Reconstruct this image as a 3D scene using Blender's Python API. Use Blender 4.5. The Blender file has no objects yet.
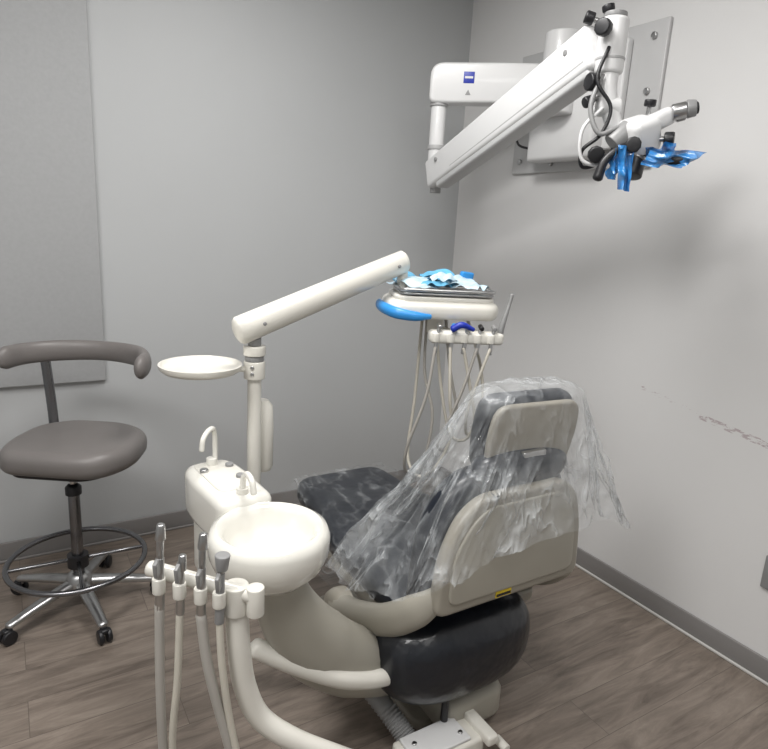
import bpy, bmesh, math, random
from mathutils import Vector, Matrix, Euler, noise
random.seed(3)
COL=bpy.context.scene.collection
# ------------------------------------------------------------------ materials
def base(name,col,rough=.5,metal=0,coat=0,spec=.5,bump=None,var=None):
    m=bpy.data.materials.new(name);m.use_nodes=True;nt=m.node_tree;p=nt.nodes["Principled BSDF"]
    p.inputs["Base Color"].default_value=(*col,1);p.inputs["Roughness"].default_value=rough
    p.inputs["Metallic"].default_value=metal;p.inputs["Coat Weight"].default_value=coat
    p.inputs["Specular IOR Level"].default_value=spec
    tc=nt.nodes.new("ShaderNodeTexCoord")
    if var:
        n=nt.nodes.new("ShaderNodeTexNoise");n.inputs["Scale"].default_value=var[0];n.inputs["Detail"].default_value=4
        nt.links.new(tc.outputs["Object"],n.inputs["Vector"])
        r=nt.nodes.new("ShaderNodeValToRGB");k=var[1]
        r.color_ramp.elements[0].color=(*[c*(1-k) for c in col],1);r.color_ramp.elements[1].color=(*[min(1,c*(1+k)) for c in col],1)
        r.color_ramp.elements[0].position=.3;r.color_ramp.elements[1].position=.7
        nt.links.new(n.outputs["Fac"],r.inputs[0]);nt.links.new(r.outputs[0],p.inputs["Base Color"])
    if bump:
        n=nt.nodes.new("ShaderNodeTexNoise");n.inputs["Scale"].default_value=bump[0];n.inputs["Detail"].default_value=3
        nt.links.new(tc.outputs["Object"],n.inputs["Vector"])
        b=nt.nodes.new("ShaderNodeBump");b.inputs["Strength"].default_value=bump[1];b.inputs["Distance"].default_value=bump[2]
        nt.links.new(n.outputs["Fac"],b.inputs["Height"]);nt.links.new(b.outputs[0],p.inputs["Normal"])
    return m
M={}
M['cream']=base("cream_plastic",(.72,.70,.64),.28,coat=.3,var=(3,.03))
M['white']=base("white_enamel",(.70,.70,.70),.35,coat=.15,var=(3,.02))
M['plate']=base("plate_enamel",(.52,.52,.52),.4,coat=.1,var=(3,.03))
M['seam']=base("enamel_seam",(.40,.40,.40),.4,var=(3,.02))
M['porcelain']=base("porcelain",(.76,.745,.69),.1,coat=.6,var=(3,.02))
M['tan']=base("taupe_plastic",(.32,.298,.252),.38,var=(4,.05),bump=(250,.1,.001))
M['tan2']=base("taupe_cover",(.37,.35,.30),.38,var=(4,.05))
M['dark']=base("dark_upholstery",(.006,.009,.017),.36,coat=.1,bump=(9,.35,.02))
M['bag']=base("black_vinyl_cover",(.007,.009,.014),.34,coat=.2,bump=(7,.6,.03))
M['grey']=base("grey_vinyl",(.165,.152,.146),.42,bump=(300,.2,.001),var=(5,.06))
M['chrome']=base("chrome",(.55,.55,.55),.15,metal=1,var=(4,.03))
M['steel']=base("brushed_steel",(.5,.5,.5),.3,metal=1,var=(20,.05))
M['iron']=base("dark_chrome",(.22,.22,.23),.25,metal=1,var=(4,.05))
M['black']=base("black_plastic",(.012,.012,.014),.4,var=(5,.1))
M['greyp']=base("grey_plastic",(.25,.25,.25),.4,var=(5,.05))
M['hose']=base("beige_hose",(.55,.52,.45),.45,var=(8,.05))
M['hoseg']=base("grey_hose",(.38,.36,.33),.45,var=(8,.05))
M['blue']=base("blue_plastic",(.03,.25,.62),.35,var=(6,.1))
M['blue2']=base("blue_wrap",(.12,.38,.58),.3,var=(14,.3))
M['logo']=base("logo_blue",(.01,.03,.35),.4,var=(5,.05))
M['yellow']=base("yellow_label",(.75,.55,.03),.5,var=(40,.2))
M['wrap']=base("paper_pouch",(.48,.62,.70),.4,var=(30,.3),bump=(40,.5,.01))
def film(name,lo,hi,scale,edge=.45,stretch=(1,1,1),tint=(.78,.81,.83),rough=.14,pw=10,broad=.12,bd=.010):
    m=bpy.data.materials.new(name);m.use_nodes=True;nt=m.node_tree;p=nt.nodes["Principled BSDF"]
    p.inputs["Base Color"].default_value=(*tint,1);p.inputs["Roughness"].default_value=rough;p.inputs["Coat Weight"].default_value=.5
    N=nt.nodes.new;Lk=nt.links.new
    out=nt.nodes["Material Output"];tr=N("ShaderNodeBsdfTransparent");mx=N("ShaderNodeMixShader")
    tc=N("ShaderNodeTexCoord");mp=N("ShaderNodeMapping");mp.inputs["Scale"].default_value=stretch;Lk(tc.outputs["Object"],mp.inputs[0])
    n=N("ShaderNodeTexNoise");n.inputs["Scale"].default_value=scale;n.inputs["Detail"].default_value=2;n.inputs["Distortion"].default_value=.3
    Lk(mp.outputs[0],n.inputs["Vector"])
    n2=N("ShaderNodeTexNoise");n2.inputs["Scale"].default_value=scale*.8;n2.inputs["Detail"].default_value=4;Lk(tc.outputs["Object"],n2.inputs["Vector"])
    def mt(op,a,b=None,cl=False):
        q=N("ShaderNodeMath");q.operation=op;q.use_clamp=cl
        for i,x in enumerate((a,b)):
            if x is None:continue
            if isinstance(x,(int,float)):q.inputs[i].default_value=x
            else:Lk(x,q.inputs[i])
        return q.outputs[0]
    rd=mt('SUBTRACT',1,mt('ABSOLUTE',mt('SUBTRACT',mt('MULTIPLY',n.outputs["Fac"],2),1)))
    rd=mt('POWER',rd,pw)
    mr=N("ShaderNodeMapRange");mr.inputs[1].default_value=.45;mr.inputs[2].default_value=.7;Lk(n2.outputs["Fac"],mr.inputs[0])
    rd2=mt('MULTIPLY',rd,mt('ADD',.35,mr.outputs[0]))
    lw=N("ShaderNodeLayerWeight");lw.inputs["Blend"].default_value=.5
    fc=mt('MULTIPLY',mt('POWER',lw.outputs["Facing"],3),edge)
    tot=mt('ADD',mt('ADD',mt('ADD',lo,mt('MULTIPLY',mr.outputs[0],broad)),mt('MULTIPLY',rd2,hi-lo)),fc,True)
    Lk(tot,mx.inputs[0])
    b=N("ShaderNodeBump");b.inputs["Strength"].default_value=.8;b.inputs["Distance"].default_value=bd
    Lk(mt('ADD',rd,n2.outputs["Fac"]),b.inputs["Height"]);Lk(b.outputs[0],p.inputs["Normal"])
    Lk(tr.outputs[0],mx.inputs[1]);Lk(p.outputs[0],mx.inputs[2]);Lk(mx.outputs[0],out.inputs[0])
    return m
M['film']=film("clear_plastic_film",.07,.33,8,.42,(1.5,1.5,.6),pw=9,broad=.20,bd=.014)
M['film2']=film("clear_plastic_film_legs",.01,.34,10,.08,(1.0,.55,1),pw=24,broad=.03,bd=.02)
M['bfilm']=film("blue_drape_film",.75,.95,8,.2,(1,1,1),(.035,.24,.60))
# ------------------------------------------------------------------ geometry helpers
def fin(bm,name,mat,par,loc=(0,0,0),rot=(0,0,0),ang=35):
    me=bpy.data.meshes.new(name);bmesh.ops.recalc_face_normals(bm,faces=bm.faces);bm.to_mesh(me);bm.free()
    for p in me.polygons:p.use_smooth=True
    me.set_sharp_from_angle(angle=math.radians(ang))
    ob=bpy.data.objects.new(name,me);COL.objects.link(ob);me.materials.append(M[mat] if isinstance(mat,str) else mat)
    ob.location=loc;ob.rotation_euler=rot
    if par:ob.parent=par
    return ob
def empty(name,loc,rz=0,par=None):
    e=bpy.data.objects.new(name,None);COL.objects.link(e);e.location=loc;e.rotation_euler=(0,0,rz);e.empty_display_size=.1
    if par:e.parent=par
    return e
def box(name,size,loc,mat,par,rot=(0,0,0),bev=.01,seg=3):
    bm=bmesh.new();bmesh.ops.create_cube(bm,size=1)
    bmesh.ops.scale(bm,vec=size,verts=bm.verts)
    if bev:bmesh.ops.bevel(bm,geom=bm.edges[:],offset=min(bev,min(size)*.49),segments=seg,profile=.5,affect='EDGES')
    return fin(bm,name,mat,par,loc,rot)
def rpoly(pts,r,n=5):
    out=[];N=len(pts)
    for i in range(N):
        p=Vector(pts[i]);a=Vector(pts[i-1])-p;b=Vector(pts[(i+1)%N])-p
        rr=min(r if not isinstance(r,(list,tuple)) else r[i],a.length*.48,b.length*.48)
        A=p+a.normalized()*rr;B=p+b.normalized()*rr
        for k in range(n+1):
            t=k/n;out.append(A*(1-t)**2+p*2*t*(1-t)+B*t*t)
    return out
def slab(name,poly,th,mat,par,loc=(0,0,0),rot=(0,0,0),bev=.01,seg=4,bulge=0):
    """outline in local XY, thickness along local Z (0..th)"""
    bm=bmesh.new();vs=[bm.verts.new((p[0],p[1],0)) for p in poly];f=bm.faces.new(vs)
    r=bmesh.ops.extrude_face_region(bm,geom=[f]);bmesh.ops.translate(bm,vec=(0,0,th),verts=[e for e in r['geom'] if isinstance(e,bmesh.types.BMVert)])
    ed=[e for e in bm.edges if abs(e.verts[0].co.z-e.verts[1].co.z)<1e-6]
    if bev:bmesh.ops.bevel(bm,geom=ed,offset=bev,segments=seg,profile=.5,affect='EDGES')
    return fin(bm,name,mat,par,loc,rot)
def catmull(P,res):
    P=[Vector(p) for p in P]
    if len(P)<3:return P
    Q=[2*P[0]-P[1]]+P+[2*P[-1]-P[-2]];o=[]
    for i in range(1,len(Q)-2):
        a,b,c,d=Q[i-1:i+3]
        for k in range(res):
            t=k/res
            o.append(.5*((2*b)+(c-a)*t+(2*a-5*b+4*c-d)*t*t+(3*b-a-3*c+d)*t**3))
    o.append(P[-1]);return o
def sweep(name,pts,r,mat,par,n=12,res=8,flat=(1,1),up=(0,0,1),smooth=True,ridge=0,cap=.5):
    C=catmull(pts,res) if smooth else [Vector(p) for p in pts]
    m=len(C)
    if isinstance(r,(int,float)):R=[r]*m
    else:
        R=[]
        for i in range(m):
            t=i/(m-1)*(len(r)-1);k=min(int(t),len(r)-2);R.append(r[k]+(r[k+1]-r[k])*(t-k))
    T=[(C[min(i+1,m-1)]-C[max(i-1,0)]).normalized() for i in range(m)]
    U=Vector(up)-T[0]*Vector(up).dot(T[0])
    if U.length<1e-3:U=Vector((1,0,0))-T[0]*T[0].x
    U.normalize();rows=[]
    ends=[]
    bm=bmesh.new()
    def ring(c,t,U,rr):
        B=t.cross(U);return [bm.verts.new(c+U*math.cos(2*math.pi*k/n)*rr*flat[1]+B*math.sin(2*math.pi*k/n)*rr*flat[0]) for k in range(n)]
    if cap:
        rows.append(ring(C[0]-T[0]*R[0]*cap,T[0],U,R[0]*.45));rows.append(ring(C[0]-T[0]*R[0]*cap*.6,T[0],U,R[0]*.82))
    for i in range(m):
        U=(U-T[i]*U.dot(T[i])).normalized()
        rr=R[i]*(1+(ridge if i%2 else 0));rows.append(ring(C[i],T[i],U,rr))
    if cap:
        rows.append(ring(C[-1]+T[-1]*R[-1]*cap*.6,T[-1],U,R[-1]*.82));rows.append(ring(C[-1]+T[-1]*R[-1]*cap,T[-1],U,R[-1]*.45))
    for a,b in zip(rows,rows[1:]):
        for k in range(n):bm.faces.new((a[k],a[(k+1)%n],b[(k+1)%n],b[k]))
    bm.faces.new(rows[0][::-1]);bm.faces.new(rows[-1])
    return fin(bm,name,mat,par,ang=60)
def cyl(name,a,b,r,mat,par,n=24,r2=None,bev=.003):
    a=Vector(a);b=Vector(b);d=b-a;bm=bmesh.new()
    bmesh.ops.create_cone(bm,cap_ends=True,segments=n,radius1=r,radius2=r if r2 is None else r2,depth=d.length)
    if bev:
        ed=[e for e in bm.edges if abs(e.verts[0].co.z-e.verts[1].co.z)<1e-6]
        bmesh.ops.bevel(bm,geom=ed,offset=min(bev,d.length*.3,r*.4),segments=3,profile=.5,affect='EDGES')
    ob=fin(bm,name,mat,par,(a+b)/2);ob.rotation_mode='QUATERNION';ob.rotation_quaternion=d.to_track_quat('Z','Y');return ob
def rev(name,prof,mat,par,loc=(0,0,0),n=48,sx=1,sy=1,rot=(0,0,0)):
    bm=bmesh.new();rows=[]
    for r,z in prof:
        rows.append([bm.verts.new((0,0,z))] if r<1e-6 else [bm.verts.new((r*sx*math.cos(2*math.pi*k/n),r*sy*math.sin(2*math.pi*k/n),z)) for k in range(n)])
    for a,b in zip(rows,rows[1:]):
        for k in range(n):
            k2=(k+1)%n
            if len(a)==1 and len(b)==1:continue
            if len(a)==1:bm.faces.new((a[0],b[k],b[k2]))
            elif len(b)==1:bm.faces.new((a[k],b[0],a[k2]))
            else:bm.faces.new((a[k],a[k2],b[k2],b[k]))
    return fin(bm,name,mat,par,loc,rot,ang=50)
def blob(name,size,loc,mat,par,rot=(0,0,0),p=2.6,n=28):
    """superellipsoid"""
    bm=bmesh.new();bmesh.ops.create_uvsphere(bm,u_segments=n*2,v_segments=n,radius=1)
    for v in bm.verts:
        c=v.co;s=(abs(c.x)**p+abs(c.y)**p+abs(c.z)**p)**(1/p);c/=s
        v.co=Vector((c.x*size[0]/2,c.y*size[1]/2,c.z*size[2]/2))
    return fin(bm,name,mat,par,loc,rot,ang=80)
def grid(name,fn,nu,nv,mat,par,closed=False):
    bm=bmesh.new();V=[[bm.verts.new(fn(i/nu,j/nv)) for j in range(nv+1)] for i in range(nu if closed else nu+1)]
    L=len(V)
    for i in range(nu):
        a=V[i];b=V[(i+1)%L]
        for j in range(nv):
            try:bm.faces.new((a[j],b[j],b[j+1],a[j+1]))
            except ValueError:pass
    return fin(bm,name,mat,par,ang=180)
# ------------------------------------------------------------------ room
YAW=.554
C=Vector((.383,3.855,0));u=Vector((-math.cos(YAW),-math.sin(YAW),0));v=Vector((math.sin(YAW),-math.cos(YAW),0))
UL,VL,H=3.9,4.4,3.0
def W(a,b,z=0):return C+u*a+v*b+Vector((0,0,z))
def quadbox(name,a0,a1,b0,b1,z0,z1,mat,par=None,bev=0):
    ob=box(name,(a1-a0,b1-b0,z1-z0),W((a0+a1)/2,(b0+b1)/2,(z0+z1)/2),mat,par,(0,0,YAW),bev)
    return ob
def wallmat(name,col,scuff=False,speck=0):
    m=base(name,col,.6,bump=(120,.12,.002),var=(1.3,.02));nt=m.node_tree;p=nt.nodes["Principled BSDF"]
    if scuff:
        tc=nt.nodes.new("ShaderNodeTexCoord");sp=nt.nodes.new("ShaderNodeSeparateXYZ");nt.links.new(tc.outputs["Object"],sp.inputs[0])
        def mt(op,a,b=None):
            n=nt.nodes.new("ShaderNodeMath");n.operation=op
            for i,x in enumerate((a,b)):
                if x is None:continue
                if isinstance(x,(int,float)):n.inputs[i].default_value=x
                else:nt.links.new(x,n.inputs[i])
            return n.outputs[0]
        V=mt('MULTIPLY',sp.outputs[1],-1);V=mt('ADD',V,VL/2)
        Z=mt('ADD',sp.outputs[2],H/2)
        n1=nt.nodes.new("ShaderNodeTexNoise");n1.inputs["Scale"].default_value=80;n1.inputs["Detail"].default_value=6;n1.inputs["Roughness"].default_value=.7
        mp=nt.nodes.new("ShaderNodeMapping");mp.inputs["Scale"].default_value=(1,.35,1.3);nt.links.new(tc.outputs["Object"],mp.inputs[0]);nt.links.new(mp.outputs[0],n1.inputs["Vector"])
        tot=None
        for (v0,z0,v1,z1,w,th) in ((1.70,.925,2.05,.882,.012,.52),(1.42,.975,1.70,.93,.010,.60),(1.72,.93,1.95,.905,.004,.50),(1.0,.55,1.3,.50,.008,.66)):
            k=(z1-z0)/(v1-v0)
            L=mt('ADD',mt('MULTIPLY',mt('SUBTRACT',V,v0),k),z0)
            d=mt('ABSOLUTE',mt('SUBTRACT',Z,L))
            m1=mt('LESS_THAN',d,w);m2=mt('GREATER_THAN',V,v0);m3=mt('LESS_THAN',V,v1)
            m4=mt('GREATER_THAN',n1.outputs["Fac"],th)
            x=mt('MULTIPLY',mt('MULTIPLY',m1,m2),mt('MULTIPLY',m3,m4))
            tot=x if tot is None else mt('MAXIMUM',tot,x)
        mx=nt.nodes.new("ShaderNodeMixRGB");nt.links.new(mt('MULTIPLY',tot,.5),mx.inputs[0])
        src=p.inputs["Base Color"].links[0].from_socket;nt.links.new(src,mx.inputs[1]);mx.inputs[2].default_value=(.24,.12,.15,1)
        nt.links.new(mx.outputs[0],p.inputs["Base Color"])
    return m
mwallB=wallmat("painted_wall_grey",(.46,.47,.475));mwallR=wallmat("painted_wall_lit",(.69,.685,.68),True)  # right wall paler: the light falling on it is put into its colour
mceil=base("ceiling_paint",(.75,.75,.74),.8,var=(2,.02))
mpanel=base("textured_wall_panel",(.37,.375,.38),.7,bump=(90,.15,.002),var=(60,.03))
mbb=base("baseboard_vinyl",(.22,.21,.205),.45,var=(4,.04));mtrim=base("caulk_strip",(.55,.54,.52),.5,var=(4,.04))
def floormat():
    m=bpy.data.materials.new("wood_plank_vinyl");m.use_nodes=True;nt=m.node_tree;p=nt.nodes["Principled BSDF"];p.inputs["Roughness"].default_value=.42
    tc=nt.nodes.new("ShaderNodeTexCoord")
    br=nt.nodes.new("ShaderNodeTexBrick");br.inputs["Scale"].default_value=1;br.inputs["Brick Width"].default_value=1.2;br.inputs["Row Height"].default_value=.17
    br.inputs["Mortar Size"].default_value=.0012;br.inputs["Color1"].default_value=(.0,.0,.0,1);br.inputs["Color2"].default_value=(1,1,1,1);br.inputs["Mortar"].default_value=(.2,.2,.2,1);br.offset=.37
    nt.links.new(tc.outputs["Object"],br.inputs["Vector"])
    mp=nt.nodes.new("ShaderNodeMapping");mp.inputs["Scale"].default_value=(1.6,10,1);nt.links.new(tc.outputs["Object"],mp.inputs[0])
    sc=nt.nodes.new("ShaderNodeVectorMath");sc.operation='SCALE';sc.inputs[3].default_value=7;nt.links.new(br.outputs["Color"],sc.inputs[0])
    ad=nt.nodes.new("ShaderNodeVectorMath");nt.links.new(mp.outputs[0],ad.inputs[0]);nt.links.new(sc.outputs[0],ad.inputs[1])
    n=nt.nodes.new("ShaderNodeTexNoise");n.inputs["Scale"].default_value=1.8;n.inputs["Detail"].default_value=10;n.inputs["Roughness"].default_value=.7;n.inputs["Distortion"].default_value=.8
    nt.links.new(ad.outputs[0],n.inputs["Vector"])
    r=nt.nodes.new("ShaderNodeValToRGB");e=r.color_ramp.elements
    e[0].position=.28;e[0].color=(.098,.078,.065,1);e[1].position=.75;e[1].color=(.32,.272,.232,1);k=e.new(.5);k.color=(.208,.172,.144,1)
    nt.links.new(n.outputs["Fac"],r.inputs[0])
    mx=nt.nodes.new("ShaderNodeMixRGB");mx.blend_type='MULTIPLY';mx.inputs[0].default_value=1
    r2=nt.nodes.new("ShaderNodeValToRGB");r2.color_ramp.elements[0].color=(.9,.89,.88,1);r2.color_ramp.elements[1].color=(1.06,1.05,1.04,1)
    nt.links.new(br.outputs["Color"],r2.inputs[0]);nt.links.new(r.outputs[0],mx.inputs[1]);nt.links.new(r2.outputs[0],mx.inputs[2])
    mx2=nt.nodes.new("ShaderNodeMixRGB");nt.links.new(br.outputs["Fac"],mx2.inputs[0]);nt.links.new(mx.outputs[0],mx2.inputs[1]);mx2.inputs[2].default_value=(.11,.09,.075,1)
    nt.links.new(mx2.outputs[0],p.inputs["Base Color"]);return m
T=.1
quadbox("floor",-T,UL+T,-T,VL+T,-T,0,floormat())
quadbox("ceiling",-T,UL+T,-T,VL+T,H,H+T,mceil)
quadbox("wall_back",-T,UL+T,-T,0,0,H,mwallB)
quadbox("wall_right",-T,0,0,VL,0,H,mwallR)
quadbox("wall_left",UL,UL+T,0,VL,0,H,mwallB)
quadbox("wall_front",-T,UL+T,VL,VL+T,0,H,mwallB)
quadbox("baseboard_back",.0,UL,0.0005,.012,0,.095,mbb,bev=.004)
quadbox("baseboard_right",.0005,.012,.012,VL,0,.095,mbb,bev=.004)
quadbox("trim_1",.012,.022,.022,VL,0,.012,mtrim,bev=.004)
quadbox("trim_2",.012,UL,.012,.022,0,.012,mbb,bev=.004)
quadbox("wall_panel",1.985,3.6,0.0005,.025,.83,H-.02,mpanel,bev=.004)
# ------------------------------------------------------------------ dental chair (local: X lateral, Y toward feet)
ch=empty("dental_chair",(.395,1.70,0),YAW)
RX=(math.pi/2,0,0)
sh=rpoly([(-.285,.54),(.285,.54),(.272,.72),(.24,.835),(.18,.885),(-.14,.885),(-.215,.835),(-.27,.72)],[.05,.05,.08,.08,.06,.06,.08,.08])
slab("back_shell",sh,.045,'tan',ch,(0,.0,0),RX,bev=.016)
inn=rpoly([(-.245,.575),(.247,.575),(.235,.73),(.205,.815),(.16,.855),(-.125,.855),(-.18,.815),(-.235,.73)],[.04]*8)
slab("back_shell_inset",inn,.012,'tan2',ch,(0,-.040,0),RX,bev=.006)
cu=rpoly([(-.30,.50),(.29,.50),(.278,.75),(.245,.86),(.18,.93),(-.14,.93),(-.23,.87),(-.28,.75)],[.06,.06,.08,.08,.08,.08,.08,.08])
slab("back_cushion",cu,.11,'dark',ch,(0,.115,0),RX,bev=.045,seg=6)
blob("neck_pillow",(.36,.12,.13),(.06,.04,.92),'dark',ch)
hr=rpoly([(-.155,-.135),(.155,-.135),(.175,.0),(.165,.12),(-.165,.12),(-.175,0)],.055)
hrot=(math.pi/2+.16,0,-.08)
slab("headrest_cushion",hr,.075,'dark',ch,(.075,.10,1.035),hrot,bev=.033,seg=6)
hb=rpoly([(-.15,-.135),(.15,-.135),(.165,0),(.152,.10),(-.152,.10),(-.165,0)],.05)
slab("headrest_back",hb,.024,'tan',ch,(.075,.028,1.030),hrot,bev=.01)
box("headrest_stem",(.09,.02,.16),(.07,.0,.90),'steel',ch,bev=.005)
box("warning_label",(.06,.002,.02),(-.035,-.046,.563),'yellow',ch,bev=0)
box("warning_label_text",(.055,.002,.008),(-.035,-.0472,.560),'black',ch,bev=0)
st=rpoly([(-.29,.10),(.29,.10),(.29,.62),(.24,.80),(.215,1.12),(-.215,1.12),(-.24,.80),(-.29,.62)],[.05,.05,.1,.1,.09,.09,.1,.1])
slab("seat_pan",[(p[0]*.96,p[1]*.985+.005) for p in st],.05,'tan',ch,(0,0,.36),bev=.015)
slab("seat_cushion",st,.11,'dark',ch,(0,0,.40),bev=.045,seg=6)
blob("seat_rear_bolster",(.58,.36,.32),(-.075,.145,.315),'bag',ch,p=2.7)
for sg,nm in((-1,"left"),(1,"right")):
    ox=.012 if sg<0 else -.005
    sweep("support_arm_"+nm,[(ox+sg*.262,-.02,.60),(ox+sg*.305,.03,.535),(ox+sg*.335,.13,.45),(ox+sg*.355,.26,.385),(ox+sg*.355,.37,.34)],[.03,.05,.056,.062,.072],'tan2',ch,n=18,flat=(.7,1))
    rev("pivot_cap_"+nm,[(0,.035),(.05,.033),(.075,.022),(.082,.0),(.080,-.03),(0,-.03)],'tan',ch,(ox+sg*.37,.37,.34),rot=(0,sg*math.pi/2,0))
slab("under_body",rpoly([(-.19,.12),(.19,.12),(.17,.72),(-.17,.72)],.07),.16,'tan',ch,(0,0,.20),bev=.04,seg=5)
sweep("lift_arm",[(0,.25,.10),(0,.42,.2),(0,.55,.28)],[.12,.11,.1],'tan',ch,n=20,flat=(1.1,.6))
slab("base_plate",rpoly([(-.20,.10),(.18,.10),(.18,.9),(-.20,.9)],.06),.04,'tan',ch,(0,0,0),bev=.012)
slab("base_cover",rpoly([(-.15,.02),(.10,.02),(.10,.60),(-.15,.60)],.06),.13,'tan2',ch,(0,0,.02),bev=.035,seg=5)
box("junction_box",(.27,.12,.085),(-.20,-.01,.0435),'cream',ch,bev=.012)
box("junction_lid",(.20,.10,.012),(-.215,-.01,.092),'white',ch,bev=.004)
box("junction_bracket",(.04,.14,.035),(-.06,-.03,.09),'cream',ch,bev=.008)
cyl("junction_screw",(-.285,.0,.09),(-.285,.0,.103),.008,'steel',ch);cyl("junction_screw_2",(-.135,-.03,.09),(-.135,-.03,.103),.008,'steel',ch)
cyl("foot_switch_peg",(-.15,.035,.09),(-.15,.035,.19),.012,'black',ch)
cyl("pedal_knob",(-.02,-.07,.06),(-.02,-.12,.06),.014,'cream',ch)
sweep("corrugated_hose",[(-.33,.46,.22),(-.33,.34,.19),(-.32,.22,.15),(-.29,.12,.10),(-.27,.06,.06)],.03,'greyp',ch,n=14,res=16,ridge=.14)
# ------------------------------------------------------------------ plastic chair cover
keys=[(-180,-.13,-.085,.72),(-150,-.26,-.09,.66),(-120,-.34,.0,.62),(-100,-.41,.20,.53),(-80,-.41,.34,.54),(-40,-.18,.30,.70),(0,.08,.22,.75),(40,.28,.20,.72),(75,.40,.14,.70),(100,.46,.02,.68),(130,.41,-.10,.70),(155,.20,-.10,.76),(180,-.13,-.085,.72)]
def lower(a):
    for k0,k1 in zip(keys,keys[1:]):
        if k0[0]<=a<=k1[0]:
            t=(a-k0[0])/(k1[0]-k0[0]);t=t*t*(3-2*t)
            return [k0[i]+(k1[i]-k0[i])*t for i in (1,2,3)]
def ridge(x,y,z=0):return 1-2*abs(noise.noise(Vector((x,y,z))))
ZT=1.174
def cover(i,j):
    a=-180+360*i;th=math.radians(a)
    lx,ly,lz=lower(a)
    tx=.075+.197*math.copysign(abs(math.sin(th))**.6,math.sin(th));ty=.055+.084*math.copysign(abs(math.cos(th))**.6,math.cos(th))
    if j<.2:
        s=j/.2;r=s**.5
        x=.075+(tx-.075)*r;y=.055+(ty-.055)*r;z=ZT-.03*s**3+.008*noise.noise(Vector((x*25,y*25,3)))
    else:
        s=(j-.2)/.8
        z=ZT-.03+(lz-ZT+.03)*s
        e=s**1.08
        x=tx+(lx-tx)*e;y=ty+(ly-ty)*e
        amp=.026*min(1,s*2.2)
        cx,cy=math.sin(th),math.cos(th)
        w=noise.noise(Vector((cx*3.5,cy*3.5,s*1.0)))*1.1+.6*ridge(cx*7+s,cy*7-s,s*.9)-.3+.4*ridge(cx*18+s*3,cy*18,s*1.6+7)+.2*noise.noise(Vector((cx*30,cy*30,s*9)))
        x+=amp*w*cx*1.6;y+=amp*w*cy*.9
        if (a>150 or a<-150) and z<.90: y=min(y,-.068-.02*abs(w)*s)
        z+=.05*noise.noise(Vector((cx*3,cy*3,s*2+1)))*s
    return (x,y,z)
pc=empty("plastic_chair_cover",(.395,1.70,0),YAW)
grid("headrest_sheet",cover,300,90,'film',pc,closed=True)
def legsheet(i,j):
    x=-.37+.70*i;y=.22+.93*j
    e=max(0,abs(x)-(.27-.06*max(0,(y-.6)/.5)))
    z=.515-e*1.2-max(0,y-1.08)*.9
    n_=ridge(x*4+y*2,y*2-x,2)*.4+.45*max(0,ridge(x*9+y*3,y*4-x*3,5))+.15*ridge(x*22,y*12,9)
    return (x,y,z+.004+.014*max(0,n_))
grid("legrest_sheet",legsheet,110,150,'film2',pc)
# ------------------------------------------------------------------ cuspidor
cs=empty("cuspidor",(-.262,1.405,0),.6435)
rev("bowl",[(0,.765),(.05,.768),(.088,.785),(.105,.815),(.112,.842),(.119,.858),(.130,.865),(.143,.858),(.151,.838),(.149,.80),(.136,.765),(.108,.735),(.065,.722),(0,.72)],'porcelain',cs)
rev("bowl_drain",[(0,.776),(.02,.775),(.024,.770),(0,.766)],'steel',cs)
bx=rpoly([(-.078,.126),(.078,.126),(.084,.34),(.072,.44),(-.072,.44),(-.084,.34)],[.035,.035,.06,.06,.06,.06])
slab("console",bx,.145,'porcelain',cs,(0,0,.74),bev=.028,seg=6)
slab("console_deck",rpoly([(-.052,.19),(.052,.19),(.052,.41),(-.052,.41)],.03),.010,'cream',cs,(0,0,.879),bev=.004)
for i,(x,y) in enumerate(((-.04,.34),(.04,.35),(.035,.26))):
    cyl("button_%d"%i,(x,y,.885),(x,y,.898),.012,'greyp' if i else 'steel',cs)
cyl("faucet_base",(0,.385,.88),(0,.385,.91),.016,'porcelain',cs)
sweep("cup_filler",[(.01,.385,.90),(.01,.385,.95),(.007,.38,.985),(-.006,.36,1.008),(-.03,.335,1.010),(-.050,.318,.995),(-.056,.314,.965)],.0075,'porcelain',cs,n=12)
sweep("bowl_rinse_spout",[(.0,.165,.87),(0,.16,.925),(0,.135,.95),(0,.105,.94),(0,.095,.91)],.008,'porcelain',cs,n=12)
cyl("rinse_base",(0,.165,.865),(0,.165,.90),.016,'cream',cs)
slab("lower_housing",rpoly([(-.068,.14),(.068,.14),(.062,.40),(-.062,.40)],.04),.20,'cream',cs,(0,0,.56),bev=.03,seg=5)
cm=empty("cuspidor_mount",(0,0,0),0,ch);cm.matrix_local=(Matrix.Translation((.395,1.70,0))@Matrix.Rotation(YAW,4,'Z')).inverted()
sweep("curved_support",[(-.25,1.44,.705),(-.22,1.47,.58),(-.15,1.53,.44),(-.05,1.62,.32),(.08,1.76,.20),(.14,1.86,.15)],[.065,.085,.105,.105,.09,.08],'tan2',cm,n=22,flat=(.85,1))
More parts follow.
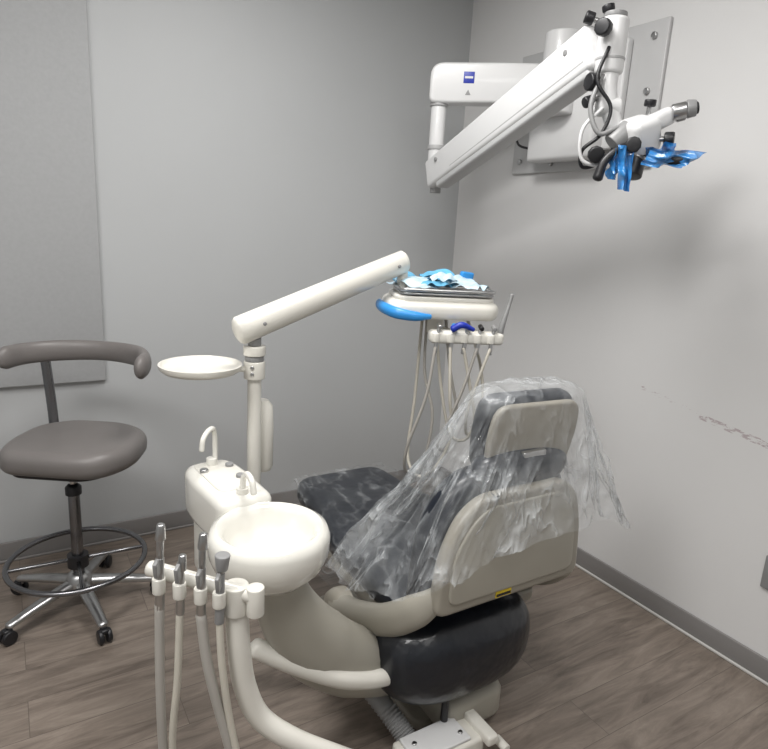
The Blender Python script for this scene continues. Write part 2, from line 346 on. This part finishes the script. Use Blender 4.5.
# pole + tray arm
po=empty("delivery_unit_pole",(-.40,1.86,0))
cyl("pole",(0,0,.55),(0,0,1.20),.0215,'cream',po)
sweep("pole_elbow",[(0,0,.57),(0,0,.45),(.03,.01,.32),(.12,.02,.20),(.25,.04,.13),(.33,.05,.11)],.03,'cream',po,n=16)
for z,r,h,mt_ in((1.12,.033,.055,'cream'),(1.175,.029,.018,'greyp'),(1.193,.034,.03,'cream'),(1.223,.02,.03,'greyp')):
    cyl("collar_%d"%int(z*1000),(0,0,z),(0,0,z+h),r,mt_,po)
cyl("pivot",(0,0,1.235),(0,0,1.29),.018,'cream',po)
for k in range(2):cyl("collar_bolt_%d"%k,(-.0,-.028,1.14+.02*k),(-.0,-.037,1.14+.02*k),.006,'steel',po)
rev("supply_bottle",[(0,.80),(.034,.80),(.042,.815),(.043,.95),(.04,1.02),(.025,1.04),(0,1.04)],'cream',po,(.01,.045,0),sy=.7)
cyl("bottle_clip",(0,.0,.93),(.01,.045,.93),.012,'greyp',po)
sweep("side_tray_arm",[(0,0,1.15),(-.05,-.02,1.15),(-.12,-.05,1.147)],.014,'cream',po,n=10,flat=(1,.6))
rev("side_tray",[(0,1.160),(.098,1.160),(.106,1.165),(.110,1.173),(.115,1.173),(.113,1.160),(.102,1.150),(0,1.148)],'cream',po,(-.145,-.07,0),sx=1.05,sy=1.05)
A=Vector((-.01,-.02,1.285));B=Vector((.445,.29,1.485))
sweep("spring_arm",[A-(B-A)*.06,A,(A+B)/2,B],[.044,.044,.042,.039],'cream',po,n=28,flat=(.8,1),smooth=False,cap=.35)
d=(B-A).normalized();sd=Vector((d.y,-d.x,0)).normalized()
for k,t in enumerate((.06,.93)):
    q=A+(B-A)*t;cyl("arm_pin_%d"%k,q+sd*.030,q+sd*.037,.006,'greyp',po)
cyl("arm_end_pivot",B+Vector((0,.01,-.03)),B+Vector((0,.01,-.11)),.018,'cream',po)
# ------------------------------------------------------------------ delivery tray
dl=empty("dental_delivery_unit",(.175,2.17,0),.12)
slab("body",rpoly([(-.18,-.13),(.19,-.13),(.20,.02),(.185,.14),(-.18,.14),(-.20,.02)],.055),.062,'cream',dl,(0,0,1.305),bev=.026,seg=6)
slab("body_lid",rpoly([(-.165,-.115),(.175,-.115),(.18,.125),(-.165,.125)],.05),.02,'cream',dl,(0,0,1.362),bev=.008)
sweep("handle",[(-.05,-.138,1.318),(-.10,-.142,1.318),(-.16,-.13,1.325),(-.195,-.08,1.333),(-.208,-.01,1.338),(-.20,.06,1.34)],[.008,.016,.019,.019,.016,.008],'blue',dl,n=12,flat=(.8,1))
tp=rpoly([(-.15,-.12),(.17,-.12),(.17,.125),(-.15,.125)],.035)
slab("steel_tray_base",tp,.006,'steel',dl,(0,0,1.386),bev=.002)
rim=[Vector((p[0]*1.0,p[1]*1.0,1.402)) for p in tp]
sweep("steel_tray_rim",rim+[rim[0]],.006,'steel',dl,n=8,smooth=False,cap=0)
def pouch(nm,x,y,z,sx,sy,rz,mat,sd_):
    def fn(i,j):
        a=(i-.5)*sx;b=(j-.5)*sy
        h=.02*max(0,1-(2*abs(i-.5))**2)*max(0,1-(2*abs(j-.5))**2)+.018*noise.noise(Vector((i*3+sd_,j*3,sd_)))
        c,s=math.cos(rz),math.sin(rz);return (x+a*c-b*s,y+a*s+b*c,z+h+.006)
    return grid(nm,fn,14,14,mat,dl)
pouch("pouch_1",-.08,.0,1.405,.13,.20,.5,'wrap',1);pouch("pouch_2",.0,-.03,1.412,.08,.16,-.6,'blue2',2)
pouch("pouch_3",.06,.03,1.415,.12,.18,.2,'wrap',3);pouch("pouch_4",.01,.05,1.428,.14,.06,.1,'blue2',4);pouch("pouch_5",-.11,.05,1.418,.09,.08,-.3,'blue2',5)
pouch("pouch_6",.09,-.04,1.405,.10,.12,.9,'wrap',6);pouch("pouch_7",.0,-.05,1.43,.10,.06,.7,'wrap',8)
box("blue_bottle",(.05,.022,.04),(.105,.05,1.437),'blue',dl,(.1,.1,.3),bev=.006);box("glass_slab",(.05,.05,.02),(.10,.04,1.425),'wrap',dl,(.2,0,.4),bev=.004)
cyl("under_post",(0,.02,1.31),(0,.02,1.24),.03,'cream',dl);sweep("holder_arm",[(0,.02,1.25),(.06,-.03,1.24),(.10,-.09,1.245)],.02,'cream',dl,n=12)
slab("holder_bar",rpoly([(-.05,-.03),(.20,-.03),(.21,.02),(.20,.035),(-.05,.03)],.018),.042,'cream',dl,(.0,-.13,1.232),bev=.014)
hs=[(-.03,'steel'),(.02,'blue'),(.065,'steel'),(.11,'black'),(.155,'greyp')]
for k,(x,mt_) in enumerate(hs):
    cyl("cradle_%d"%k,(x,-.152,1.238),(x,-.152,1.268),.015,'cream',dl)
    cyl("handpiece_%d"%k,(x,-.155,1.20),(x+.01,-.15,1.29),.008,'steel',dl,r2=.006)
    cyl("handpiece_head_%d"%k,(x+.01,-.165,1.287),(x+.012,-.13,1.292),.008,mt_,dl)
sweep("suction_tube",[(.185,-.14,1.24),(.195,-.14,1.30),(.215,-.13,1.37),(.222,-.125,1.40)],[.012,.010,.006,.007],'greyp',dl,n=10)
sweep("syringe",[(.02,-.17,1.285),(.05,-.175,1.30),(.09,-.17,1.285)],[.012,.011,.007],'logo',dl,n=10)
hp=[[(-.03,-.158,1.22),(-.05,-.16,1.05),(-.10,-.14,.86),(-.09,-.10,.76),(-.03,-.08,.78),(.0,-.05,.95),(-.03,.0,1.10),(-.03,.03,1.29)],
    [(.02,-.158,1.22),(.03,-.17,1.05),(.05,-.15,.92),(.02,-.12,.80),(-.04,-.1,.74),(-.08,-.05,.80),(-.06,.0,1.0),(-.045,.04,1.29)],
    [(.065,-.158,1.22),(.10,-.16,1.08),(.13,-.14,.96),(.11,-.10,.88),(.06,-.08,.90),(.03,-.02,1.05),(.0,.03,1.29)],
    [(.11,-.158,1.22),(.07,-.17,1.08),(.03,-.16,.96),(.01,-.12,.87),(.05,-.08,.84),(.09,-.04,.95),(.06,.0,1.12),(.04,.04,1.29)],
    [(.155,-.158,1.22),(.12,-.16,1.10),(.10,-.14,.98),(.12,-.1,.90),(.17,-.08,.96),(.17,-.02,1.12),(.12,.04,1.29)]]
for k,P in enumerate(hp):sweep("hose_%d"%k,P,.0056,'hose' if k%3 else 'hoseg',dl,n=8,res=8)
# ------------------------------------------------------------------ assistant instrument arm
aa=empty("assistant_instrument_holder",(0,0,0))
sweep("main_pipe",[(-.285,1.16,.80),(-.280,1.16,.70),(-.268,1.165,.60),(-.235,1.175,.51),(-.16,1.19,.44),(-.06,1.23,.36),(.02,1.31,.25),(.06,1.38,.14),(.07,1.42,.09)],.025,'cream',aa,n=20,res=8)
sweep("holder_bar",[(-.462,1.15,.885),(-.35,1.15,.858),(-.24,1.15,.832)],.0165,'cream',aa,n=18,flat=(1,1))
cyl("end_cylinder",(-.243,1.15,.79),(-.243,1.15,.855),.019,'cream',aa)
cyl("bar_joint",(-.285,1.155,.79),(-.285,1.155,.855),.027,'cream',aa)
heads=[(-.435,1.0,'steel',.010),(-.393,.935,'yellowish',.009),(-.350,.985,'steel',.010),(-.312,.94,'greyp',.010)]
for k,(x,zt,mt_,r) in enumerate(heads):
    zb=.870-(x+.45)*.2
    cyl("socket_%d"%k,(x,1.125,zb-.022),(x,1.125,zb+.013),.0135,'cream',aa)
    mm='steel' if mt_=='yellowish' else mt_
    cyl("instrument_%d"%k,(x,1.125,zb-.06),(x+.004,1.125,zb+.06),r,mm,aa,r2=r*.85)
    cyl("instrument_neck_%d"%k,(x+.004,1.125,zb+.05),(x+.006,1.125,zt-.02),r*.75,'steel',aa)
    cyl("instrument_tip_%d"%k,(x+.006,1.125,zt-.035),(x+.008,1.125,zt),r*1.1 if k!=3 else .012,'steel' if k!=3 else 'greyp',aa,r2=r*.8 if k!=3 else .016)
    box("lever_%d"%k,(.008,.02,.035),(x+.004,1.105,zb+.045),'greyp',aa,(.2,0,0),bev=.002)
hz=[[(-.435,1.125,.82),(-.437,1.12,.65),(-.435,1.12,.45),(-.42,1.13,.25),(-.33,1.18,.08),(-.15,1.28,.03),(.0,1.36,.03),(.06,1.40,.05)],
    [(-.393,1.125,.81),(-.40,1.12,.65),(-.415,1.12,.45),(-.39,1.14,.22),(-.28,1.22,.06),(-.10,1.32,.03),(.0,1.38,.03),(.06,1.41,.05)],
    [(-.350,1.125,.80),(-.335,1.12,.68),(-.30,1.12,.52),(-.26,1.13,.35),(-.20,1.18,.16),(-.08,1.28,.05),(.0,1.36,.05),(.06,1.40,.07)],
    [(-.312,1.125,.80),(-.305,1.12,.68),(-.285,1.12,.52),(-.25,1.12,.38),(-.18,1.17,.20),(-.05,1.27,.08),(.03,1.37,.06),(.06,1.41,.08)]]
for k,P in enumerate(hz):sweep("vacuum_hose_%d"%k,P,[.010,.008,.011,.008][k],['hoseg','hose','hoseg','hose'][k],aa,n=10,res=8)
sweep("link_pipe",[(-.30,1.42,.50),(-.20,1.44,.44),(-.08,1.48,.37),(.0,1.54,.32),(.07,1.60,.29)],.026,'cream',cm,n=18)
sweep("thin_cable_1",[(-.36,1.42,.48),(-.28,1.40,.30),(-.15,1.42,.14),(.02,1.5,.05),(.15,1.6,.06)],.006,'hoseg',cm,n=8)
sweep("thin_cable_2",[(-.33,1.42,.42),(-.22,1.38,.24),(-.10,1.40,.10),(.06,1.5,.04),(.18,1.6,.08)],.006,'hose',cm,n=8)
# ------------------------------------------------------------------ stool
so=empty("dental_stool",(-1.205,2.27,0))
seat=rpoly([(-.19,-.20),(.18,-.21),(.265,-.06),(.24,.15),(.11,.235),(-.11,.235),(-.225,.14),(-.235,-.06)],.14,6)
slab("seat",seat,.10,'grey',so,(0.015,0,.640),bev=.042,seg=6)
slab("seat_base",[(p[0]*.8,p[1]*.8) for p in seat],.02,'black',so,(0,0,.625),bev=.005)
arc=[]
for k in range(13):
    t=math.radians(178-k*178/12);arc.append((.045+.255*math.cos(t),-.03+.22*math.sin(t),1.045 -(.006 if k>10 else 0)))
sweep("backrest",arc,[.044,.042,.042,.040,.042,.044,.046],'grey',so,n=20,res=4,flat=(.55,1),cap=.8)
sweep("back_post",[(-.13,.10,.64),(-.15,.15,.66),(-.15,.165,.75),(-.168,.165,1.03)],.015,'iron',so,n=10,flat=(1.3,.6))
cyl("gas_lift",(0,0,.40),(0,0,.63),.014,'chrome',so);cyl("column_sleeve",(0,0,.12),(0,0,.50),.022,'iron',so)
rev("column_collar",[(0,.50),(.03,.50),(.03,.53),(.015,.545),(0,.545)],'black',so)
rev("hub",[(0,.08),(.05,.08),(.055,.11),(.045,.145),(.028,.16),(0,.16)],'steel',so)
box("height_lever",(.15,.012,.008),(.09,-.05,.615),'steel',so,(0,0,-.4),bev=.002)
N=48;ringp=[(.255*math.cos(2*math.pi*k/N),.255*math.sin(2*math.pi*k/N),.215) for k in range(N+1)]
sweep("foot_ring",ringp,.011,'iron',so,n=10,smooth=False,cap=0)
rev("ring_hub",[(0,.185),(.04,.185),(.04,.235),(0,.235)],'black',so)
for k in range(4):
    t=math.radians(30+90*k);sweep("ring_spoke_%d"%k,[(.03*math.cos(t),.03*math.sin(t),.215),(.255*math.cos(t),.255*math.sin(t),.215)],.008,'iron',so,n=8,smooth=False)
for k in range(5):
    t=math.radians(-48+72*k);c,s=math.cos(t),math.sin(t)
    sweep("leg_%d"%k,[(.03*c,.03*s,.115),(.16*c,.16*s,.095),(.29*c,.29*s,.07)],[.028,.025,.019],'steel',so,n=10,flat=(1,.7))
    cyl("caster_stem_%d"%k,(.285*c,.285*s,.045),(.285*c,.285*s,.075),.008,'steel',so)
    for w in(-1,1):
        ctr=Vector((.285*c+.012*c,.285*s+.012*s,.028));side=Vector((-s,c,0))
        cyl("caster_wheel_%d_%d"%(k,w),ctr+side*w*.006,ctr+side*w*.024,.028,'black',so,bev=.006)
    box("caster_hood_%d"%k,(.035,.03,.02),(.297*c,.297*s,.05),'black',so,(0,0,t),bev=.008)
# ------------------------------------------------------------------ surgical microscope
ms=empty("surgical_microscope",(0,0,0))
def mb(name,a0,a1,b0,b1,z0,z1,mat,bev=.01):return quadbox(name,a0,a1,b0,b1,z0,z1,mat,ms,bev)
mb("wall_plate",.001,.02,.47,1.31,1.90,2.47,'plate',.006)
for k,(b,z) in enumerate(((.53,1.96),(.53,2.41),(1.25,1.96),(1.25,2.41),(1.25,2.2),(1.0,1.94),(.75,1.94))):
    cyl("plate_bolt_%d"%k,W(.018,b,z),W(.034,b,z),.013,'steel',ms)
mb("control_box",.03,.13,.68,1.08,1.94,2.27,'white',.02)
mb("mount_rail",.02,.06,.70,.76,1.95,2.45,'white',.01);mb("mount_rail_2",.02,.06,.95,1.15,1.98,2.42,'white',.01)
cyl("column",W(.16,.88,2.13),W(.16,.88,2.47),.080,'white',ms,n=40,bev=.01)
mb("column_bracket",.02,.16,.82,.94,2.16,2.40,'white',.01)
cc=W(.16,.88)
E=Vector((.185,3.09,0))
la=Vector((cc.x-E.x,cc.y-E.y,0)).normalized();nn=Vector((la.y,-la.x,0));ang=math.atan2(la.y,la.x);LN=(Vector((cc.x,cc.y,0))-E).length
fa=rpoly([(-.045,-.085),(.05,-.085),(LN*.5,-.08),(LN,-.08),(LN,.09),(LN*.5,.09),(-.045,.085)],[.03,.03,.03,.03,.03,.03,.06])
slab("fixed_arm",fa,.10,'white',ms,(E.x-nn.x*.05,E.y-nn.y*.05,2.245),(math.pi/2,0,ang),bev=.014)
cyl("elbow_ring",(E.x,E.y,2.165),(E.x,E.y,2.15),.042,'seam',ms)
cyl("elbow_post",(E.x,E.y,2.17),(E.x,E.y,1.83),.035,'white',ms)
cyl("elbow_collar",(E.x,E.y,1.98),(E.x,E.y,1.96),.040,'seam',ms)
q=E+la*.13+nn*.051;box("logo_plate",(.048,.003,.048),(q.x,q.y,2.268),'logo',ms,(0,0,ang),bev=.001)
q=E+la*.13+nn*.0525;box("logo_lettering",(.036,.002,.009),(q.x,q.y,2.268),'white',ms,(0,0,ang),bev=0)
bm=bmesh.new();vs=[bm.verts.new(p) for p in((-.012,0,-.01),(.012,0,-.01),(0,0,.012))];bm.faces.new(vs);r_=bmesh.ops.extrude_face_region(bm,geom=bm.faces[:]);bmesh.ops.translate(bm,vec=(0,-.002,0),verts=[e for e in r_['geom'] if isinstance(e,bmesh.types.BMVert)])
q=E+la*.13+nn*.0505;fin(bm,"warning_triangle",'greyp',ms,(q.x,q.y,2.205),(0,0,ang))
P0=Vector((.20,3.06,1.86));P1=Vector((.635,2.20,2.20));D=(P1-P0).normalized();S=Vector((D.y,-D.x,0)).normalized();Uv=S.cross(D).normalized()
if Uv.z<0:Uv=-Uv
def arm_box(name,a,b,h0,h1,w0,w1,mat,off=0,bev=.02):
    bm=bmesh.new();vs=[]
    for q,h,w in((a,h0,w0),(b,h1,w1)):
        for sx,sz in((-1,-1),(1,-1),(1,1),(-1,1)):vs.append(bm.verts.new(q+S*sx*w/2+Uv*(sz*h/2+off)))
    for f in((0,1,2,3),(7,6,5,4),(0,4,5,1),(1,5,6,2),(2,6,7,3),(3,7,4,0)):bm.faces.new([vs[i] for i in f])
    bmesh.ops.recalc_face_normals(bm,faces=bm.faces)
    bmesh.ops.bevel(bm,geom=bm.edges[:],offset=bev,segments=4,profile=.5,affect='EDGES')
    return fin(bm,name,mat,ms)
arm_box("spring_arm_shell",P0-D*.05,P1,.135,.150,.085,.095,'white')
arm_box("spring_arm_seam",P0+D*.02,P1-D*.03,.005,.006,.0855,.0956,'seam',off=-.042,bev=.0008)
arm_box("spring_arm_lower",P0+D*.02,P1-D*.02,.04,.05,.070,.080,'plate',off=-.070,bev=.012)
cyl("spring_arm_foot",(E.x+.01,E.y-.01,1.83),(E.x+.01,E.y-.01,1.765),.026,'greyp',ms)
for k,t in enumerate((.06,.9)):
    q=P0+(P1-P0)*t+Uv*.03;s_=S if (S.y<0) else -S
    cyl("arm_screw_%d"%k,q+s_*.042,q+s_*.050,.010,'greyp',ms)
J=P1+Vector((.03,-.03,.0))
cyl("head_joint",J+Vector((0,0,-.09)),J+Vector((0,0,.075)),.045,'white',ms,n=32,bev=.012)
cyl("head_joint_cap",J+Vector((0,0,.075)),J+Vector((0,0,.09)),.036,'greyp',ms)
cyl("head_joint_band",J+Vector((0,0,-.05)),J+Vector((0,0,-.042)),.0465,'seam',ms,n=32,bev=.001)
def knob(nm,c,dirv,r=.022,l=.03,mat='black'):
    c=Vector(c);dv=Vector(dirv).normalized();cyl(nm+"_shaft",c-dv*.02,c+dv*.01,r*.4,'steel',ms)
    o=cyl(nm,c+dv*.008,c+dv*(.008+l),r,mat,ms,n=10,bev=.005);return o
knob("knob_top",J+Vector((-.02,0,.085)),(-.3,0,1),.02,.02);knob("knob_side",J+Vector((-.035,-.04,.03)),(-.6,-.7,0),.026,.03)
knob("knob_back",J+Vector((-.05,.03,.075)),(-1,.1,.3),.020,.03)
sweep("drop_arm",[J+Vector((0,0,-.08)),J+Vector((.0,-.01,-.14)),J+Vector((.015,-.02,-.20)),J+Vector((.04,-.03,-.26)),J+Vector((.07,-.04,-.29))],[.034,.031,.028,.026,.024],'white',ms,n=16)
knob("knob_mid",J+Vector((-.03,-.02,-.12)),(-1,-.3,0),.028,.035);knob("knob_mid2",J+Vector((-.04,-.02,-.17)),(-1,-.3,-.4),.018,.03)
cyl("drop_joint",J+Vector((-.03,-.02,-.19)),J+Vector((.045,-.02,-.19)),.03,'white',ms,bev=.008)
H0=Vector((.765,2.10,1.92))
cyl("pivot_block",H0+Vector((-.08,0,-.03)),H0+Vector((-.03,0,.02)),.035,'greyp',ms)
box("optics_body",(.105,.11,.11),H0+Vector((0,0,0)),'white',ms,(.25,-.35,.3),bev=.025,seg=5)
cyl("optics_ring",H0+Vector((-.002,0,-.045)),H0+Vector((-.006,-.005,-.06)),.043,'seam',ms)
cyl("objective",H0+Vector((.0,0,-.05)),H0+Vector((-.015,-.02,-.125)),.036,'black',ms,r2=.033)
cyl("objective_ring",H0+Vector((-.004,-.004,-.075)),H0+Vector((-.008,-.01,-.085)),.040,'steel',ms)
box("tube_head",(.085,.065,.055),H0+Vector((.055,-.01,.05)),'white',ms,(0,-.5,.2),bev=.02,seg=4)
for k,off in enumerate((-.035,.035)):
    a_=H0+Vector((.08,off,.068));b_=a_+Vector((.038,-.012,.010))
    cyl("eyepiece_tube_%d"%k,a_,b_,.024,'steel',ms);cyl("eyepiece_%d"%k,b_,b_+Vector((.025,-.008,.004)),.028,'greyp',ms,r2=.024)
    cyl("eyepiece_lens_%d"%k,b_+Vector((.023,-.0075,.0035)),b_+Vector((.030,-.009,.005)),.018,'black',ms)
knob("zoom_knob",H0+Vector((.06,-.03,-.01)),(1,-.5,0),.022,.03);knob("focus_knob",H0+Vector((-.04,-.07,-.04)),(-.3,-1,0),.024,.03);knob("tilt_knob",H0+Vector((.02,0,.08)),(0,-.2,1),.018,.022)
knob("left_knob",H0+Vector((-.13,0,-.06)),(-.2,-1,-.2),.026,.035)
sweep("handle_left",[H0+Vector((-.03,-.05,-.03)),H0+Vector((-.08,-.07,-.05)),H0+Vector((-.12,-.07,-.09)),H0+Vector((-.135,-.07,-.14))],[.011,.011,.013,.016],'black',ms,n=12)
sweep("handle_right",[H0+Vector((.02,-.05,-.05)),H0+Vector((.05,-.09,-.07)),H0+Vector((.08,-.11,-.08)),H0+Vector((.11,-.12,-.075))],[.011,.012,.016,.018],'black',ms,n=12)
sweep("cable_1",[J+Vector((-.02,-.04,-.02)),J+Vector((-.05,-.06,-.12)),J+Vector((.0,-.07,-.20)),J+Vector((-.02,-.07,-.28)),J+Vector((-.07,-.06,-.33)),J+Vector((-.06,-.05,-.38)),J+Vector((.0,-.05,-.36)),J+Vector((.05,-.05,-.29)),J+Vector((.08,-.05,-.27))],.006,'black',ms,n=8)
sweep("cable_2",[J+Vector((-.03,-.04,-.1)),J+Vector((-.06,-.06,-.2)),J+Vector((-.03,-.08,-.28)),J+Vector((.03,-.08,-.26)),J+Vector((.07,-.07,-.28)),J+Vector((.08,-.06,-.33))],.008,'greyp',ms,n=8)
sweep("cable_3",[J+Vector((-.02,-.05,-.2)),J+Vector((-.08,-.07,-.27)),J+Vector((-.07,-.07,-.36)),J+Vector((.0,-.08,-.37)),J+Vector((.04,-.07,-.31))],.006,'white',ms,n=8)
sweep("cable_box",[W(.10,.70,2.16),W(.13,.62,2.12),W(.13,.62,2.03),W(.10,.70,2.0)],.006,'black',ms,n=8)
def drape(nm,o,ax1,ax2,sd_):
    o=Vector(o);a1=Vector(ax1);a2=Vector(ax2);nr=a1.cross(a2).normalized()
    def fn(i,j):
        return o+a1*i*(1-.25*j)+a2*j+nr*(.02*noise.noise(Vector((i*4+sd_,j*4,sd_)))+.012*math.sin(i*9+sd_))
    return grid(nm,fn,16,16,'bfilm',ms)
drape("drape_left",H0+Vector((-.09,-.09,-.04)),(.045,-.01,-.01),(.015,-.0,-.13),1)
drape("drape_left_2",H0+Vector((-.10,-.08,-.05)),(.03,.03,0),(.0,.01,-.09),4)
drape("drape_right",H0+Vector((.0,-.13,-.055)),(.15,-.02,-.0),(-.02,.02,-.045),2)
drape("drape_right_2",H0+Vector((-.01,-.10,-.05)),(.08,-.02,.02),(.03,.04,-.05),7)
wb=quadbox("wall_outlet_plate",.0005,.012,2.055,2.14,.36,.49,'greyp',None,.004)
# ------------------------------------------------------------------ lights
def panel(nm,x,y,sx,sy,pw,col=(1,.985,.965),rz=YAW):
    l=bpy.data.lights.new(nm,'AREA');l.shape='RECTANGLE';l.size=sx;l.size_y=sy;l.energy=pw;l.color=col
    o=bpy.data.objects.new(nm,l);COL.objects.link(o);o.location=(x,y,H-.03);o.rotation_euler=(0,0,rz);return o
panel("ceiling_light",-.15,1.8,.6,.6,34);panel("ceiling_light.001",-1.1,.2,1.2,.6,50);panel("added_fill_light",.55,.35,1.2,.6,24)  # third panel is an added, unseen fill that brightens the right wall
w=bpy.data.worlds.new("world");bpy.context.scene.world=w;w.use_nodes=True;w.node_tree.nodes["Background"].inputs[0].default_value=(.9,.95,1,1);w.node_tree.nodes["Background"].inputs[1].default_value=.3
bpy.context.scene.view_settings.view_transform='Standard'
# ------------------------------------------------------------------ camera
p,r,f=.235,.0557,620
a=Vector((math.cos(r),math.sin(r)*math.sin(p),math.sin(r)*math.cos(p)));b=Vector((-math.sin(r),math.cos(r)*math.sin(p),math.cos(r)*math.cos(p)));c=Vector((0,math.cos(p),-math.sin(p)))
m=Matrix((a,b,-c)).transposed().to_4x4();m.translation=(0,0,1.6)
cd=bpy.data.cameras.new("camera");cd.sensor_width=36;cd.sensor_fit='HORIZONTAL';cd.lens=f/768*36;cd.clip_start=.02
cam=bpy.data.objects.new("camera",cd);COL.objects.link(cam);cam.matrix_world=m;bpy.context.scene.camera=cam
